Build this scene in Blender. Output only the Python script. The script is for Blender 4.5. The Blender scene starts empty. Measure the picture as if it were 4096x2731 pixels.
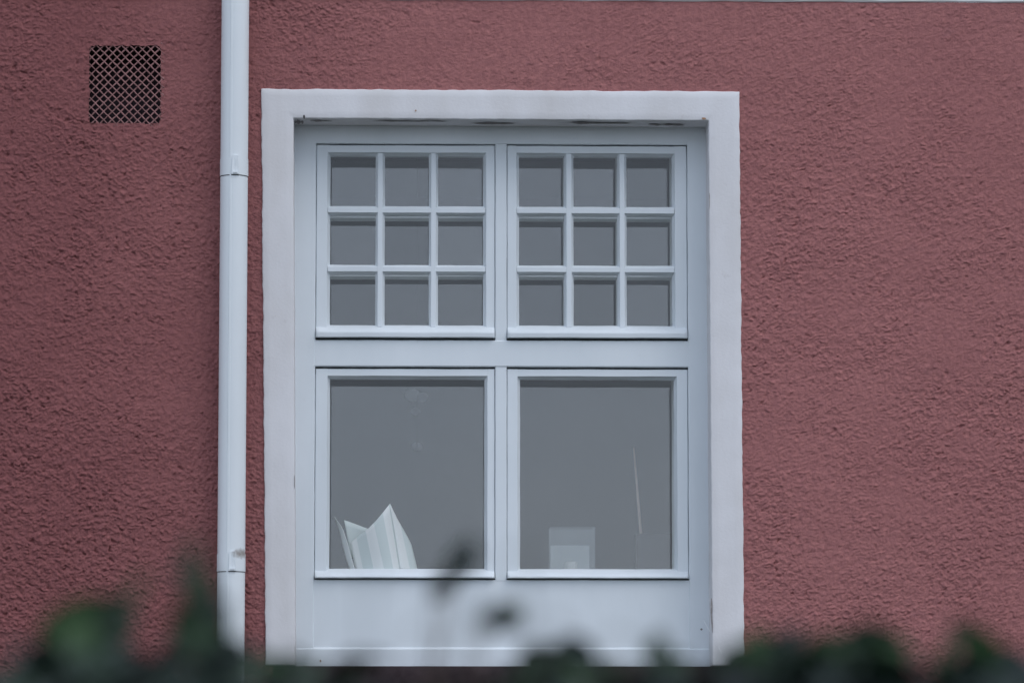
import bpy, bmesh, math, random
import numpy as np
from mathutils import Vector, Matrix

random.seed(7)
S = bpy.context.scene
COL = S.collection
R = math.radians

# ------------------------------------------------------------------ camera
CAM = Vector((-0.30, -12.0, 1.60))
AIM = Vector((0.0, 0.0, 2.967))
cd = bpy.data.cameras.new('camera')
cam = bpy.data.objects.new('camera', cd)
COL.objects.link(cam)
S.camera = cam
cam.location = CAM
ROT = (AIM - CAM).to_track_quat('-Z', 'Y').to_matrix()
cam.rotation_euler = ROT.to_euler()
DIST = (AIM - CAM).length
cd.sensor_width = 36.0
cd.lens = 36.0 * 1400.0 * DIST / 4096.0
cd.clip_start = 0.1
cd.clip_end = 3000.0
cd.dof.use_dof = True
cd.dof.focus_distance = 12.1
cd.dof.aperture_fstop = 4.2
cd.dof.aperture_blades = 0

def at(px, py, Y):
    """point of the plane y = Y (parallel to the facade) seen at photo pixel px, py"""
    k = 36.0 / 4096.0 / cd.lens
    d = ROT @ Vector(((px - 2048) * k, -(py - 1365.5) * k, -1.0))
    t = (Y - CAM.y) / d.y
    return CAM + d * t

# ------------------------------------------------------------------ sky, sun, exposure
SUN_ELEV, SUN_AZ = R(50), R(44)      # azimuth measured from straight in front of the facade towards its right
W = bpy.data.worlds.new('World')
S.world = W
W.use_nodes = True
nt = W.node_tree
nt.nodes.clear()
sky = nt.nodes.new('ShaderNodeTexSky')
sky.sky_type = 'NISHITA'
sky.sun_disc = False
sky.sun_elevation = SUN_ELEV
sky.sun_rotation = math.pi - SUN_AZ
sky.altitude = 50
sky.air_density = 1.0
sky.dust_density = 1.0
sky.ozone_density = 2.0
bg = nt.nodes.new('ShaderNodeBackground')
bg.inputs['Strength'].default_value = 0.13
wo = nt.nodes.new('ShaderNodeOutputWorld')
cloud = nt.nodes.new('ShaderNodeMix')            # even overcast veil over the whole sky
cloud.data_type = 'RGBA'
cloud.inputs[0].default_value = 0.85
ctc = nt.nodes.new('ShaderNodeTexCoord')
cno = nt.nodes.new('ShaderNodeTexNoise'); cno.inputs['Scale'].default_value = 4.0; cno.inputs['Detail'].default_value = 5.0
nt.links.new(ctc.outputs['Generated'], cno.inputs['Vector'])
crp = nt.nodes.new('ShaderNodeValToRGB')
crp.color_ramp.elements[0].position = 0.32; crp.color_ramp.elements[0].color = (4.75, 5.5, 6.75, 1)
crp.color_ramp.elements[1].position = 0.68; crp.color_ramp.elements[1].color = (6.35, 7.0, 8.2, 1)
nt.links.new(cno.outputs[0], crp.inputs[0]); nt.links.new(crp.outputs[0], cloud.inputs[7])
nt.links.new(sky.outputs[0], cloud.inputs[6])
nt.links.new(cloud.outputs[2], bg.inputs[0])
nt.links.new(bg.outputs[0], wo.inputs[0])

sd = bpy.data.lights.new('sun', 'SUN')
sun = bpy.data.objects.new('sun', sd)
COL.objects.link(sun)
sd.energy = 0.7
sd.angle = R(40)
sd.color = (1.0, 0.96, 0.92)
sdir = Vector((math.sin(SUN_AZ) * math.cos(SUN_ELEV), -math.cos(SUN_AZ) * math.cos(SUN_ELEV), math.sin(SUN_ELEV)))
sun.rotation_euler = (-sdir).to_track_quat('-Z', 'Y').to_euler()

S.view_settings.view_transform = 'Standard'
S.view_settings.look = 'None'
S.view_settings.exposure = 0.35
S.view_settings.gamma = 1.0
S.view_settings.use_curve_mapping = False
S.render.engine = 'CYCLES'
S.cycles.use_denoising = True
S.cycles.denoiser = 'OPENIMAGEDENOISE'
S.cycles.denoising_prefilter = 'ACCURATE'
S.cycles.denoising_input_passes = 'RGB_ALBEDO_NORMAL'
S.cycles.max_bounces = 10
S.cycles.transparent_max_bounces = 24
S.cycles.caustics_reflective = False
S.cycles.caustics_refractive = False

# ------------------------------------------------------------------ materials
def new_mat(name):
    m = bpy.data.materials.new(name)
    m.use_nodes = True
    n = m.node_tree
    return m, n, n.nodes['Principled BSDF'], n.nodes['Material Output']

def nd(n, typ, **kw):
    x = n.nodes.new(typ)
    for k, v in kw.items():
        if isinstance(v, tuple) and k.startswith('i_'):
            x.inputs[k[2:]].default_value = v
        elif k.startswith('i_'):
            x.inputs[k[2:]].default_value = v
        else:
            setattr(x, k, v)
    return x

def ramp(n, p0, c0, p1, c1):
    r = n.nodes.new('ShaderNodeValToRGB')
    r.color_ramp.elements[0].position = p0
    r.color_ramp.elements[0].color = (*c0, 1) if len(c0) == 3 else c0
    r.color_ramp.elements[1].position = p1
    r.color_ramp.elements[1].color = (*c1, 1) if len(c1) == 3 else c1
    return r

def noise_tex(n, coord, scale, detail=4, rough=0.6, stretch=None):
    t = n.nodes.new('ShaderNodeTexNoise')
    t.inputs['Scale'].default_value = scale
    t.inputs['Detail'].default_value = detail
    t.inputs['Roughness'].default_value = rough
    if stretch:
        mp = n.nodes.new('ShaderNodeMapping')
        mp.inputs['Scale'].default_value = stretch
        n.links.new(coord, mp.inputs['Vector'])
        coord = mp.outputs[0]
    n.links.new(coord, t.inputs['Vector'])
    return t

def mixc(n, fac, a, b, blend='MIX'):
    m = n.nodes.new('ShaderNodeMix')
    m.data_type = 'RGBA'
    m.blend_type = blend
    if isinstance(fac, (int, float)):
        m.inputs[0].default_value = fac
    else:
        n.links.new(fac, m.inputs[0])
    for s, v in ((6, a), (7, b)):
        if isinstance(v, tuple):
            m.inputs[s].default_value = (*v, 1)
        else:
            n.links.new(v, m.inputs[s])
    return m.outputs[2]

def mat_stucco():
    m, n, p, o = new_mat('red_stucco')
    co = n.nodes.new('ShaderNodeTexCoord').outputs['Object']
    a = noise_tex(n, co, 1.3, 5, 0.6)
    ra = ramp(n, 0.33, (0.392, 0.165, 0.158), 0.68, (0.436, 0.187, 0.177))
    n.links.new(a.outputs[0], ra.inputs[0])
    b = noise_tex(n, co, 55, 4, 0.65)
    rb = ramp(n, 0.30, (0.78, 0.76, 0.80), 0.72, (1.10, 1.08, 1.07))
    n.links.new(b.outputs[0], rb.inputs[0])
    c1 = mixc(n, 1.0, ra.outputs[0], rb.outputs[0], 'MULTIPLY')
    # grey grime blotches
    d = noise_tex(n, co, 9, 5, 0.7, (1, 1, 1.6))
    rd = ramp(n, 0.60, (0, 0, 0), 0.78, (0.35, 0.35, 0.35))
    n.links.new(d.outputs[0], rd.inputs[0])
    c2 = mixc(n, rd.outputs[0], c1, (0.22, 0.115, 0.13))
    # wall colour darker and duller towards the left, feathered by an uneven edge
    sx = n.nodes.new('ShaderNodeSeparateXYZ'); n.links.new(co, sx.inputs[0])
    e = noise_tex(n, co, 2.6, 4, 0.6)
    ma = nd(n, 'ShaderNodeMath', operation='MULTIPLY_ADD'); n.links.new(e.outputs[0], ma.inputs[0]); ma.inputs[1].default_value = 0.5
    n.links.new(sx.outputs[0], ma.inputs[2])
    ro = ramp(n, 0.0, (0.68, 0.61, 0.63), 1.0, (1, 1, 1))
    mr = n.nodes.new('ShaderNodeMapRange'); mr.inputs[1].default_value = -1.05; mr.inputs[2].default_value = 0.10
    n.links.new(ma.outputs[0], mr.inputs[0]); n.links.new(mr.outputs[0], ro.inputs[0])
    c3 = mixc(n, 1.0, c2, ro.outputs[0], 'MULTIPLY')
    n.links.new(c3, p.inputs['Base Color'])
    p.inputs['Roughness'].default_value = 0.92
    p.inputs['Specular IOR Level'].default_value = 0.2
    f = noise_tex(n, co, 330, 3, 0.75)
    bp = n.nodes.new('ShaderNodeBump')
    bp.inputs['Strength'].default_value = 0.8
    bp.inputs['Distance'].default_value = 0.003
    n.links.new(f.outputs[0], bp.inputs['Height'])
    n.links.new(bp.outputs[0], p.inputs['Normal'])
    return m

def mat_paint(name, base, tint, rough, spots=0.25, bump=0.25, spec=0.4, streak=(1, 1, 0.35)):
    """white paint with faint staining, brush relief and specks"""
    m, n, p, o = new_mat(name)
    co = n.nodes.new('ShaderNodeTexCoord').outputs['Object']
    a = noise_tex(n, co, 4.0, 5, 0.6, streak)
    r = ramp(n, 0.35, tint, 0.65, base)
    n.links.new(a.outputs[0], r.inputs[0])
    b = noise_tex(n, co, 22, 6, 0.75)
    rb = ramp(n, 0.62, (0, 0, 0), 0.82, (spots, spots, spots))
    n.links.new(b.outputs[0], rb.inputs[0])
    c = mixc(n, rb.outputs[0], r.outputs[0], (0.38, 0.33, 0.30))
    n.links.new(c, p.inputs['Base Color'])
    p.inputs['Roughness'].default_value = rough
    p.inputs['Specular IOR Level'].default_value = spec
    f = noise_tex(n, co, 120, 3, 0.6)
    bp = n.nodes.new('ShaderNodeBump')
    bp.inputs['Strength'].default_value = bump
    bp.inputs['Distance'].default_value = 0.0008
    n.links.new(f.outputs[0], bp.inputs['Height'])
    n.links.new(bp.outputs[0], p.inputs['Normal'])
    return m

def mat_plain(name, col, rough=0.7, spec=0.3, var=0.15, scale=18):
    m, n, p, o = new_mat(name)
    co = n.nodes.new('ShaderNodeTexCoord').outputs['Object']
    a = noise_tex(n, co, scale, 5, 0.65)
    r = ramp(n, 0.3, tuple(c * (1 - var) for c in col), 0.7, tuple(min(1, c * (1 + var)) for c in col))
    n.links.new(a.outputs[0], r.inputs[0])
    n.links.new(r.outputs[0], p.inputs['Base Color'])
    p.inputs['Roughness'].default_value = rough
    p.inputs['Specular IOR Level'].default_value = spec
    return m

def mat_glass(name, ior):
    m, n, p, o = new_mat(name)
    n.nodes.remove(p)
    tr = nd(n, 'ShaderNodeBsdfTransparent')
    tr.inputs[0].default_value = (0.975, 0.98, 0.982, 1)
    gl = nd(n, 'ShaderNodeBsdfGlossy')
    gl.inputs['Roughness'].default_value = 0.0
    fr = nd(n, 'ShaderNodeFresnel')
    ge = n.nodes.new('ShaderNodeNewGeometry')           # same reflectance on both faces of the thin pane
    mi = n.nodes.new('ShaderNodeMapRange'); mi.inputs[3].default_value = ior; mi.inputs[4].default_value = 1 / ior
    n.links.new(ge.outputs['Backfacing'], mi.inputs[0]); n.links.new(mi.outputs[0], fr.inputs['IOR'])
    oi = n.nodes.new('ShaderNodeObjectInfo')             # old hand-cut glass: no two panes reflect quite alike
    va = n.nodes.new('ShaderNodeMapRange'); va.inputs[3].default_value = 0.88; va.inputs[4].default_value = 1.12
    n.links.new(oi.outputs['Random'], va.inputs[0])
    fm = nd(n, 'ShaderNodeMath', operation='MULTIPLY', use_clamp=True); n.links.new(fr.outputs[0], fm.inputs[0]); n.links.new(va.outputs[0], fm.inputs[1])
    co = n.nodes.new('ShaderNodeTexCoord').outputs['Object']
    w = noise_tex(n, co, 5, 2, 0.5)
    bp = n.nodes.new('ShaderNodeBump')
    bp.inputs['Strength'].default_value = 0.25
    bp.inputs['Distance'].default_value = 0.0015
    n.links.new(w.outputs[0], bp.inputs['Height'])
    n.links.new(bp.outputs[0], gl.inputs['Normal'])
    mx = nd(n, 'ShaderNodeMixShader')
    n.links.new(fm.outputs[0], mx.inputs[0])
    n.links.new(tr.outputs[0], mx.inputs[1])
    n.links.new(gl.outputs[0], mx.inputs[2])
    n.links.new(mx.outputs[0], o.inputs['Surface'])
    return m

def mat_milk(name, alpha, col):
    """milky glass: part clear, part white scattering"""
    m, n, p, o = new_mat(name)
    p.inputs['Base Color'].default_value = (*col, 1)
    p.inputs['Roughness'].default_value = 0.25
    tr = nd(n, 'ShaderNodeBsdfTransparent')
    co = n.nodes.new('ShaderNodeTexCoord').outputs['Object']
    w = noise_tex(n, co, 14, 3, 0.5)
    r = ramp(n, 0.3, (alpha * 0.85,) * 3, 0.7, (min(1, alpha * 1.1),) * 3)
    n.links.new(w.outputs[0], r.inputs[0])
    mx = nd(n, 'ShaderNodeMixShader')
    n.links.new(r.outputs[0], mx.inputs[0])
    n.links.new(tr.outputs[0], mx.inputs[1])
    n.links.new(p.outputs[0], mx.inputs[2])
    n.links.new(mx.outputs[0], o.inputs['Surface'])
    return m

def mat_leaf():
    m, n, p, o = new_mat('hedge_leaf')
    oi = n.nodes.new('ShaderNodeObjectInfo')
    co = n.nodes.new('ShaderNodeTexCoord').outputs['Object']
    a = noise_tex(n, co, 12, 3, 0.6)
    ad = nd(n, 'ShaderNodeMath', operation='ADD')
    n.links.new(oi.outputs['Random'], ad.inputs[0])
    n.links.new(a.outputs[0], ad.inputs[1])
    r = ramp(n, 0.40, (0.008, 0.016, 0.015), 0.98, (0.026, 0.062, 0.020))
    md = nd(n, 'ShaderNodeMath', operation='MULTIPLY')
    md.inputs[1].default_value = 0.72
    n.links.new(ad.outputs[0], md.inputs[0])
    n.links.new(md.outputs[0], r.inputs[0])
    n.links.new(r.outputs[0], p.inputs['Base Color'])
    p.inputs['Roughness'].default_value = 0.5
    p.inputs['Specular IOR Level'].default_value = 0.22
    return m

def mat_bag():
    m, n, p, o = new_mat('striped_paper')
    uv = n.nodes.new('ShaderNodeUVMap').outputs[0]
    sx = n.nodes.new('ShaderNodeSeparateXYZ')
    n.links.new(uv, sx.inputs[0])
    mu = nd(n, 'ShaderNodeMath', operation='MULTIPLY'); mu.inputs[1].default_value = 3.6
    fr = nd(n, 'ShaderNodeMath', operation='FRACT')
    n.links.new(sx.outputs[0], mu.inputs[0]); n.links.new(mu.outputs[0], fr.inputs[0])
    gt = ramp(n, 0.49, (0.72, 0.79, 0.77), 0.51, (0.90, 0.92, 0.90))
    n.links.new(fr.outputs[0], gt.inputs[0])
    n.links.new(gt.outputs[0], p.inputs['Base Color'])
    p.inputs['Roughness'].default_value = 0.7
    tl = nd(n, 'ShaderNodeBsdfTranslucent')
    n.links.new(gt.outputs[0], tl.inputs[0])
    mx = nd(n, 'ShaderNodeMixShader'); mx.inputs[0].default_value = 0.08
    n.links.new(p.outputs[0], mx.inputs[1]); n.links.new(tl.outputs[0], mx.inputs[2])
    n.links.new(mx.outputs[0], o.inputs['Surface'])
    return m

def mat_pipe():
    m = mat_paint('pipe_enamel', (0.79, 0.83, 0.85), (0.73, 0.765, 0.785), 0.38, 0.10, 0.12, 0.45)
    n = m.node_tree; p = n.nodes['Principled BSDF']
    src = p.inputs['Base Color'].links[0].from_socket
    co = n.nodes.new('ShaderNodeTexCoord').outputs['Object']
    sx = n.nodes.new('ShaderNodeSeparateXYZ'); n.links.new(co, sx.inputs[0])
    # soot smudge washed down onto the lower clamp
    cx = at(962, 2200, -0.1).x; cz = at(962, 2210, -0.11).z
    dx = nd(n, 'ShaderNodeMath', operation='SUBTRACT'); n.links.new(sx.outputs[0], dx.inputs[0]); dx.inputs[1].default_value = cx
    dz = nd(n, 'ShaderNodeMath', operation='SUBTRACT'); n.links.new(sx.outputs[2], dz.inputs[0]); dz.inputs[1].default_value = cz
    ax = nd(n, 'ShaderNodeMath', operation='DIVIDE'); n.links.new(dx.outputs[0], ax.inputs[0]); ax.inputs[1].default_value = 0.036
    az = nd(n, 'ShaderNodeMath', operation='DIVIDE'); n.links.new(dz.outputs[0], az.inputs[0]); az.inputs[1].default_value = 0.022
    px_ = nd(n, 'ShaderNodeMath', operation='POWER'); n.links.new(ax.outputs[0], px_.inputs[0]); px_.inputs[1].default_value = 2
    pz_ = nd(n, 'ShaderNodeMath', operation='POWER'); n.links.new(az.outputs[0], pz_.inputs[0]); pz_.inputs[1].default_value = 2
    su = nd(n, 'ShaderNodeMath', operation='ADD'); n.links.new(px_.outputs[0], su.inputs[0]); n.links.new(pz_.outputs[0], su.inputs[1])
    nz = noise_tex(n, co, 90, 4, 0.6)
    s2 = nd(n, 'ShaderNodeMath', operation='MULTIPLY_ADD'); n.links.new(nz.outputs[0], s2.inputs[0]); s2.inputs[1].default_value = 0.9; n.links.new(su.outputs[0], s2.inputs[2])
    r = ramp(n, 0.40, (0.85, 0.85, 0.85), 1.45, (0, 0, 0)); n.links.new(s2.outputs[0], r.inputs[0])
    c = mixc(n, r.outputs[0], src, (0.24, 0.20, 0.17))
    n.links.new(c, p.inputs['Base Color'])
    return m

M = dict(
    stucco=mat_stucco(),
    surround=mat_paint('surround_limewash', (0.775, 0.765, 0.785), (0.665, 0.645, 0.645), 0.85, 0.38, 0.7, 0.2),
    frame=mat_paint('window_paint', (0.76, 0.80, 0.83), (0.70, 0.745, 0.775), 0.42, 0.10, 0.2, 0.45),
    pipe=mat_pipe(),
    soot=mat_plain('duct_soot', (0.10, 0.07, 0.08), 0.95, 0.1),
    mesh=mat_plain('painted_grille', (0.30, 0.155, 0.150), 0.85, 0.2, 0.35, 60),
    seam=mat_plain('dark_gap', (0.05, 0.045, 0.045), 0.9, 0.1),
    grime=mat_plain('soft_grime', (0.27, 0.25, 0.245), 0.95, 0.1, 0.4, 60),
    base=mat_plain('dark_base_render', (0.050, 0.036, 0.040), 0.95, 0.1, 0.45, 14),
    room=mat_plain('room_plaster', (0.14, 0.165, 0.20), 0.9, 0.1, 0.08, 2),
    inner=mat_paint('inner_window_paint', (0.74, 0.78, 0.77), (0.68, 0.72, 0.71), 0.45, 0.05, 0.1, 0.4),
    glass=mat_glass('window_glass', 1.50),
    inner_glass=mat_glass('inner_window_glass', 1.80),
    lantern=mat_milk('lantern_glass', 0.11, (0.75, 0.82, 0.84)),
    sleeve=mat_milk('frosted_sleeve', 0.5, (0.80, 0.86, 0.86)),
    wax=mat_plain('candle_wax', (0.90, 0.90, 0.86), 0.5, 0.4, 0.03),
    wick=mat_plain('wick', (0.55, 0.50, 0.40), 0.9, 0.1),
    bag=mat_bag(),
    wood=mat_plain('pale_wood', (0.66, 0.53, 0.47), 0.6, 0.3, 0.12, 40),
    vase=mat_plain('dark_vase', (0.02, 0.022, 0.026), 0.4, 0.4, 0.1),
    disc=mat_plain('disc_grey', (0.42, 0.45, 0.48), 0.8, 0.2, 0.1),
    rust=mat_plain('rust_mark', (0.36, 0.22, 0.14), 0.9, 0.1, 0.3, 90),
    leaf=mat_leaf(),
    bark=mat_plain('hedge_bark', (0.09, 0.065, 0.05), 0.9, 0.1, 0.3, 60),
    lawn=mat_plain('lawn_ground', (0.075, 0.078, 0.066), 0.95, 0.1, 0.4, 3),
    thread=mat_plain('web_thread', (0.85, 0.86, 0.86), 0.6, 0.3, 0.05),
)

# ------------------------------------------------------------------ mesh helpers
class MB:
    def __init__(self):
        self.v = []; self.f = []; self.uv = None
    def quad_strip_solid(self, rings, closed=True, cap=True):
        """rings: list of equally long point loops, joined one to the next, ends capped"""
        b = len(self.v); k = len(rings[0])
        for r in rings:
            self.v.extend(tuple(p) for p in r)
        for i in range(len(rings) - 1):
            for j in range(k if closed else k - 1):
                a0 = b + i * k + j; a1 = b + i * k + (j + 1) % k
                self.f.append((a0, a1, a1 + k, a0 + k))
        if cap:
            self.f.append(tuple(b + j for j in range(k))[::-1])
            e = b + (len(rings) - 1) * k
            self.f.append(tuple(e + j for j in range(k)))
    def box(self, x0, x1, y0, y1, z0, z1):
        b = len(self.v)
        self.v += [(x0, y0, z0), (x1, y0, z0), (x1, y1, z0), (x0, y1, z0), (x0, y0, z1), (x1, y0, z1), (x1, y1, z1), (x0, y1, z1)]
        self.f += [tuple(b + i for i in q) for q in ((0, 3, 2, 1), (4, 5, 6, 7), (0, 1, 5, 4), (1, 2, 6, 5), (2, 3, 7, 6), (3, 0, 4, 7))]
    def build(self, name, mat, parent=None, smooth=False, fix=True):
        me = bpy.data.meshes.new(name)
        me.from_pydata(self.v, [], self.f)
        me.materials.append(mat)
        if fix:
            bm = bmesh.new(); bm.from_mesh(me)
            bmesh.ops.recalc_face_normals(bm, faces=bm.faces)
            bm.to_mesh(me); bm.free()
        if smooth:
            me.polygons.foreach_set('use_smooth', [True] * len(me.polygons))
        me.update()
        o = bpy.data.objects.new(name, me)
        COL.objects.link(o)
        if parent:
            o.parent = parent
            o.matrix_parent_inverse = parent_inv(parent)
        return o

def parent_inv(p):
    mats = Matrix.Translation(p.location) @ p.rotation_euler.to_matrix().to_4x4()
    q = p
    tot = Matrix.Identity(4)
    chain = []
    while q:
        chain.append(q); q = q.parent
    for c in reversed(chain):
        tot = tot @ c.matrix_parent_inverse @ (Matrix.Translation(c.location) @ c.rotation_euler.to_matrix().to_4x4())
    return tot.inverted()

def empty(name, loc, label, cat, group=None):
    o = bpy.data.objects.new(name, None)
    COL.objects.link(o)
    o.location = loc
    o.empty_display_size = 0.05
    o['label'] = label; o['category'] = cat
    if group: o['group'] = group
    return o

def cham(a0, a1, b0, b1, c=0.0015):
    """chamfered rectangle profile"""
    return [(a0 + c, b0), (a1 - c, b0), (a1, b0 + c), (a1, b1 - c), (a1 - c, b1), (a0 + c, b1), (a0, b1 - c), (a0, b0 + c)]

def wob(s, seed, amp):
    return amp * (math.sin(s * 23.1 + seed * 1.7) * 0.5 + math.sin(s * 57.3 + seed * 3.1) * 0.3 + math.sin(s * 131.0 + seed * 5.3) * 0.2)

def bar_x(mb, prof, x0, x1, amp=0.0004, step=0.02):
    """prof: (y, z) loop pushed along x"""
    n = max(1, int(abs(x1 - x0) / step)); sd_ = random.random() * 40
    rings = []
    for i in range(n + 1):
        x = x0 + (x1 - x0) * i / n
        rings.append([(x, y + wob(x + j * .07, sd_ + j, amp * .5), z + wob(x, sd_ + 9 + j * .35, amp)) for j, (y, z) in enumerate(prof)])
    mb.quad_strip_solid(rings)

def bar_z(mb, prof, z0, z1, amp=0.0004, step=0.02):
    """prof: (x, y) loop pushed along z"""
    n = max(1, int(abs(z1 - z0) / step)); sd_ = random.random() * 40
    rings = []
    for i in range(n + 1):
        z = z0 + (z1 - z0) * i / n
        rings.append([(x + wob(z, sd_ + j * .35, amp), y + wob(z + j * .07, sd_ + 9 + j, amp * .5), z) for j, (x, y) in enumerate(prof)])
    mb.quad_strip_solid(rings)

def tube(mb, pts, rad, k=8):
    rings = []
    for i, p in enumerate(pts):
        p = Vector(p)
        a = Vector(pts[max(0, i - 1)]); b = Vector(pts[min(len(pts) - 1, i + 1)])
        t = (b - a).normalized()
        u = t.cross(Vector((0, 0, 1)) if abs(t.z) < 0.9 else Vector((1, 0, 0))).normalized()
        w = t.cross(u)
        r = rad[i] if isinstance(rad, (list, tuple)) else rad
        rings.append([p + (u * math.cos(q) + w * math.sin(q)) * r for q in [2 * math.pi * j / k for j in range(k)]])
    mb.quad_strip_solid(rings)

# ------------------------------------------------------------------ measures of the facade (metres)
YF = 0.115                      # face of the window's fixed frame
YS = YF + 0.006                 # face of the sashes
def X(px, Y=0.0, py=1365): return at(px, py, Y).x
def Z(py, Y=0.0, px=2000): return at(px, py, Y).z

# ------------------------------------------------------------------ ground
g = MB(); g.v = [(-400, -400, 0), (400, -400, 0), (400, 400, 0), (-400, 400, 0)]; g.f = [(0, 1, 2, 3)]
ground = g.build('ground', M['lawn'], fix=False)
ground['kind'] = 'structure'

# ------------------------------------------------------------------ house wall (real roughcast relief)
house = empty('house', (0, 0, 0), 'red roughcast house wall with white window surround filling the whole view', 'house')

_perm = np.random.RandomState(3)
_GR = _perm.rand(256, 256) * 2 * np.pi
_GX, _GY = np.cos(_GR), np.sin(_GR)
def perlin(x, y):
    xi = np.floor(x).astype(np.int64); yi = np.floor(y).astype(np.int64)
    fx = x - xi; fy = y - yi
    u = fx * fx * fx * (fx * (fx * 6 - 15) + 10); v = fy * fy * fy * (fy * (fy * 6 - 15) + 10)
    def gdot(ix, iy, dx, dy):
        a = ix & 255; b = iy & 255
        return _GX[a, b] * dx + _GY[a, b] * dy
    n00 = gdot(xi, yi, fx, fy); n10 = gdot(xi + 1, yi, fx - 1, fy)
    n01 = gdot(xi, yi + 1, fx, fy - 1); n11 = gdot(xi + 1, yi + 1, fx - 1, fy - 1)
    return (n00 * (1 - u) + n10 * u) * (1 - v) + (n01 * (1 - u) + n11 * u) * v
def sstep(a, b, x):
    t = np.clip((x - a) / (b - a), 0, 1); return t * t * (3 - 2 * t)
def streaks(x, z, ang, seed, la, lb):
    c, s = math.cos(ang), math.sin(ang)
    u = (x * c + z * s) / la + seed * 17.3; v = (-x * s + z * c) / lb + seed * 9.1
    return perlin(u, v)
def fbm_dir(x, z, ang, seed):
    return (0.55 * streaks(x, z, ang, seed, 0.042, 0.024) + 0.70 * streaks(x, z, ang + .15, seed + 1, 0.018, 0.0120)
            + 1.5 * (np.abs(streaks(x, z, ang - .1, seed + 2, 0.0165, 0.0115)) - 0.2))   # grains with sharp creases between them
def relief(x, z):
    wx = x + 0.006 * perlin(x * 70 + 3, z * 70 + 8); wz = z + 0.006 * perlin(x * 70 + 53, z * 70 + 28)
    wl = sstep(-0.75, 0.35, x + 0.35 * perlin(x * 2.2 + 4, z * 2.2))       # trowel sweep turns from left to right
    nrm = 1 / np.sqrt((1 - wl) ** 2 + wl ** 2)
    n = (fbm_dir(wx, wz, R(-30), 1) * (1 - wl) + fbm_dir(wx, wz, R(20), 5) * wl) * nrm
    cr = (streaks(wx, wz, R(-28), 11, 0.017, 0.0100) * (1 - wl) + streaks(wx, wz, R(22), 12, 0.018, 0.0095) * wl) * nrm
    msk = 0.8 * perlin(wx * 42 + 7, wz * 60 + 1) + 0.7 * perlin(x * 11 + 3, z * 12 + 2)
    rough = 0.62 + 0.55 * perlin(x * 1.7 + 2, z * 1.9 + 7) + 0.60 * perlin(x * 6 + 2, z * 7 + 7) + 0.45 * sstep(3.7, 2.3, z) + 0.25 * sstep(0.0, -1.2, x)
    rough = np.clip(rough, 0.42, 1.40)
    pit = sstep(0.24, 0.46, cr) * sstep(0.0, 0.34, msk + 0.30 * (rough - 0.8))       # broken pits and crevices under the lumps
    fine = 2.0 * np.abs(perlin(wx * 92 + 5, wz * 112 + 2)) - 0.4
    broad = perlin(x * 5 + 9, z * 6 + 1)
    grain = perlin(x * 310 + 1, z * 330 + 4)
    return rough * (0.0027 * n + 0.0030 * fine - 0.0046 * pit) + 0.0015 * grain + 0.0035 * broad

SUR_L0, SUR_L1 = at(1045, 370, 0), at(1063, 2640, 0)      # outer edges of the surround lean a little
SUR_R0, SUR_R1 = at(2957, 370, 0), at(2977, 2640, 0)
SUR_T, SUR_B = Z(361), Z(2660)
VX0, VX1, VZ0, VZ1 = X(357, 0, 340), X(643, 0, 340), Z(493, 0, 500), Z(184, 0, 500)
BAND_Z = Z(3)

def wall_grid(x0, x1, z0, z1, step, holes, setback=0.0):
    nx = int(round((x1 - x0) / step)); nz = int(round((z1 - z0) / step))
    gx, gz = np.meshgrid(np.linspace(x0, x1, nx + 1), np.linspace(z0, z1, nz + 1))
    h = relief(gx, gz)
    V = np.stack([gx, -h + setback, gz - 0.5 * np.maximum(h, 0)], -1).reshape(-1, 3)
    i = np.arange(nx * nz); r = i // nx; c = i % nx
    a = r * (nx + 1) + c
    F = np.stack([a, a + 1, a + nx + 2, a + nx + 1], -1)
    cx = x0 + (c + .5) * step; cz = z0 + (r + .5) * step
    keep = np.ones(len(i), bool)
    for hfun in holes:
        keep &= ~hfun(cx, cz)
    return V, F[keep]

def win_hole(cx, cz):
    t = (cz - SUR_B) / (SUR_T - SUR_B)
    l = SUR_L1.x + (SUR_L0.x - SUR_L1.x) * t + 0.02; r = SUR_R1.x + (SUR_R0.x - SUR_R1.x) * t - 0.02
    return (cx > l) & (cx < r) & (cz < SUR_T - 0.02) & (cz > SUR_B - 0.35)
def vent_hole(cx, cz):
    e = 0.0035 * perlin(cx * 60, cz * 60 + 3)
    mx, mz = (VX0 + VX1) / 2, (VZ0 + VZ1) / 2
    dx = np.abs(cx - mx) - (VX1 - VX0) / 2 + 0.010 + e; dz = np.abs(cz - mz) - (VZ1 - VZ0) / 2 + 0.010 + e
    d = np.hypot(np.maximum(dx, 0), np.maximum(dz, 0))
    return (d < 0.010) & (dx < 0.010) & (dz < 0.010)

DX0, DX1, DZ0, DZ1 = -1.62, 1.62, 1.88, 4.02
V1, F1 = wall_grid(DX0, DX1, DZ0, DZ1, 0.0026, [win_hole, vent_hole])
V2, F2 = wall_grid(-5.0, 5.6, 0.0, 6.0, 0.02,
                   [lambda x, z: (x > DX0 + .02) & (x < DX1 - .02) & (z > DZ0 + .02) & (z < DZ1 - .02), win_hole], 0.001)
def np_mesh(name, V, F, mat, parent, smooth=True):
    me = bpy.data.meshes.new(name)
    me.vertices.add(len(V)); me.vertices.foreach_set('co', np.ascontiguousarray(V, dtype=np.float32).ravel())
    me.loops.add(F.size); me.loops.foreach_set('vertex_index', np.ascontiguousarray(F, dtype=np.int32).ravel())
    me.polygons.add(len(F)); me.polygons.foreach_set('loop_start', np.arange(0, F.size, 4, dtype=np.int32))
    me.polygons.foreach_set('use_smooth', np.full(len(F), smooth))
    me.update(calc_edges=True)
    me.materials.append(mat)
    o = bpy.data.objects.new(name, me); COL.objects.link(o); o.parent = parent
    return o
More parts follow.
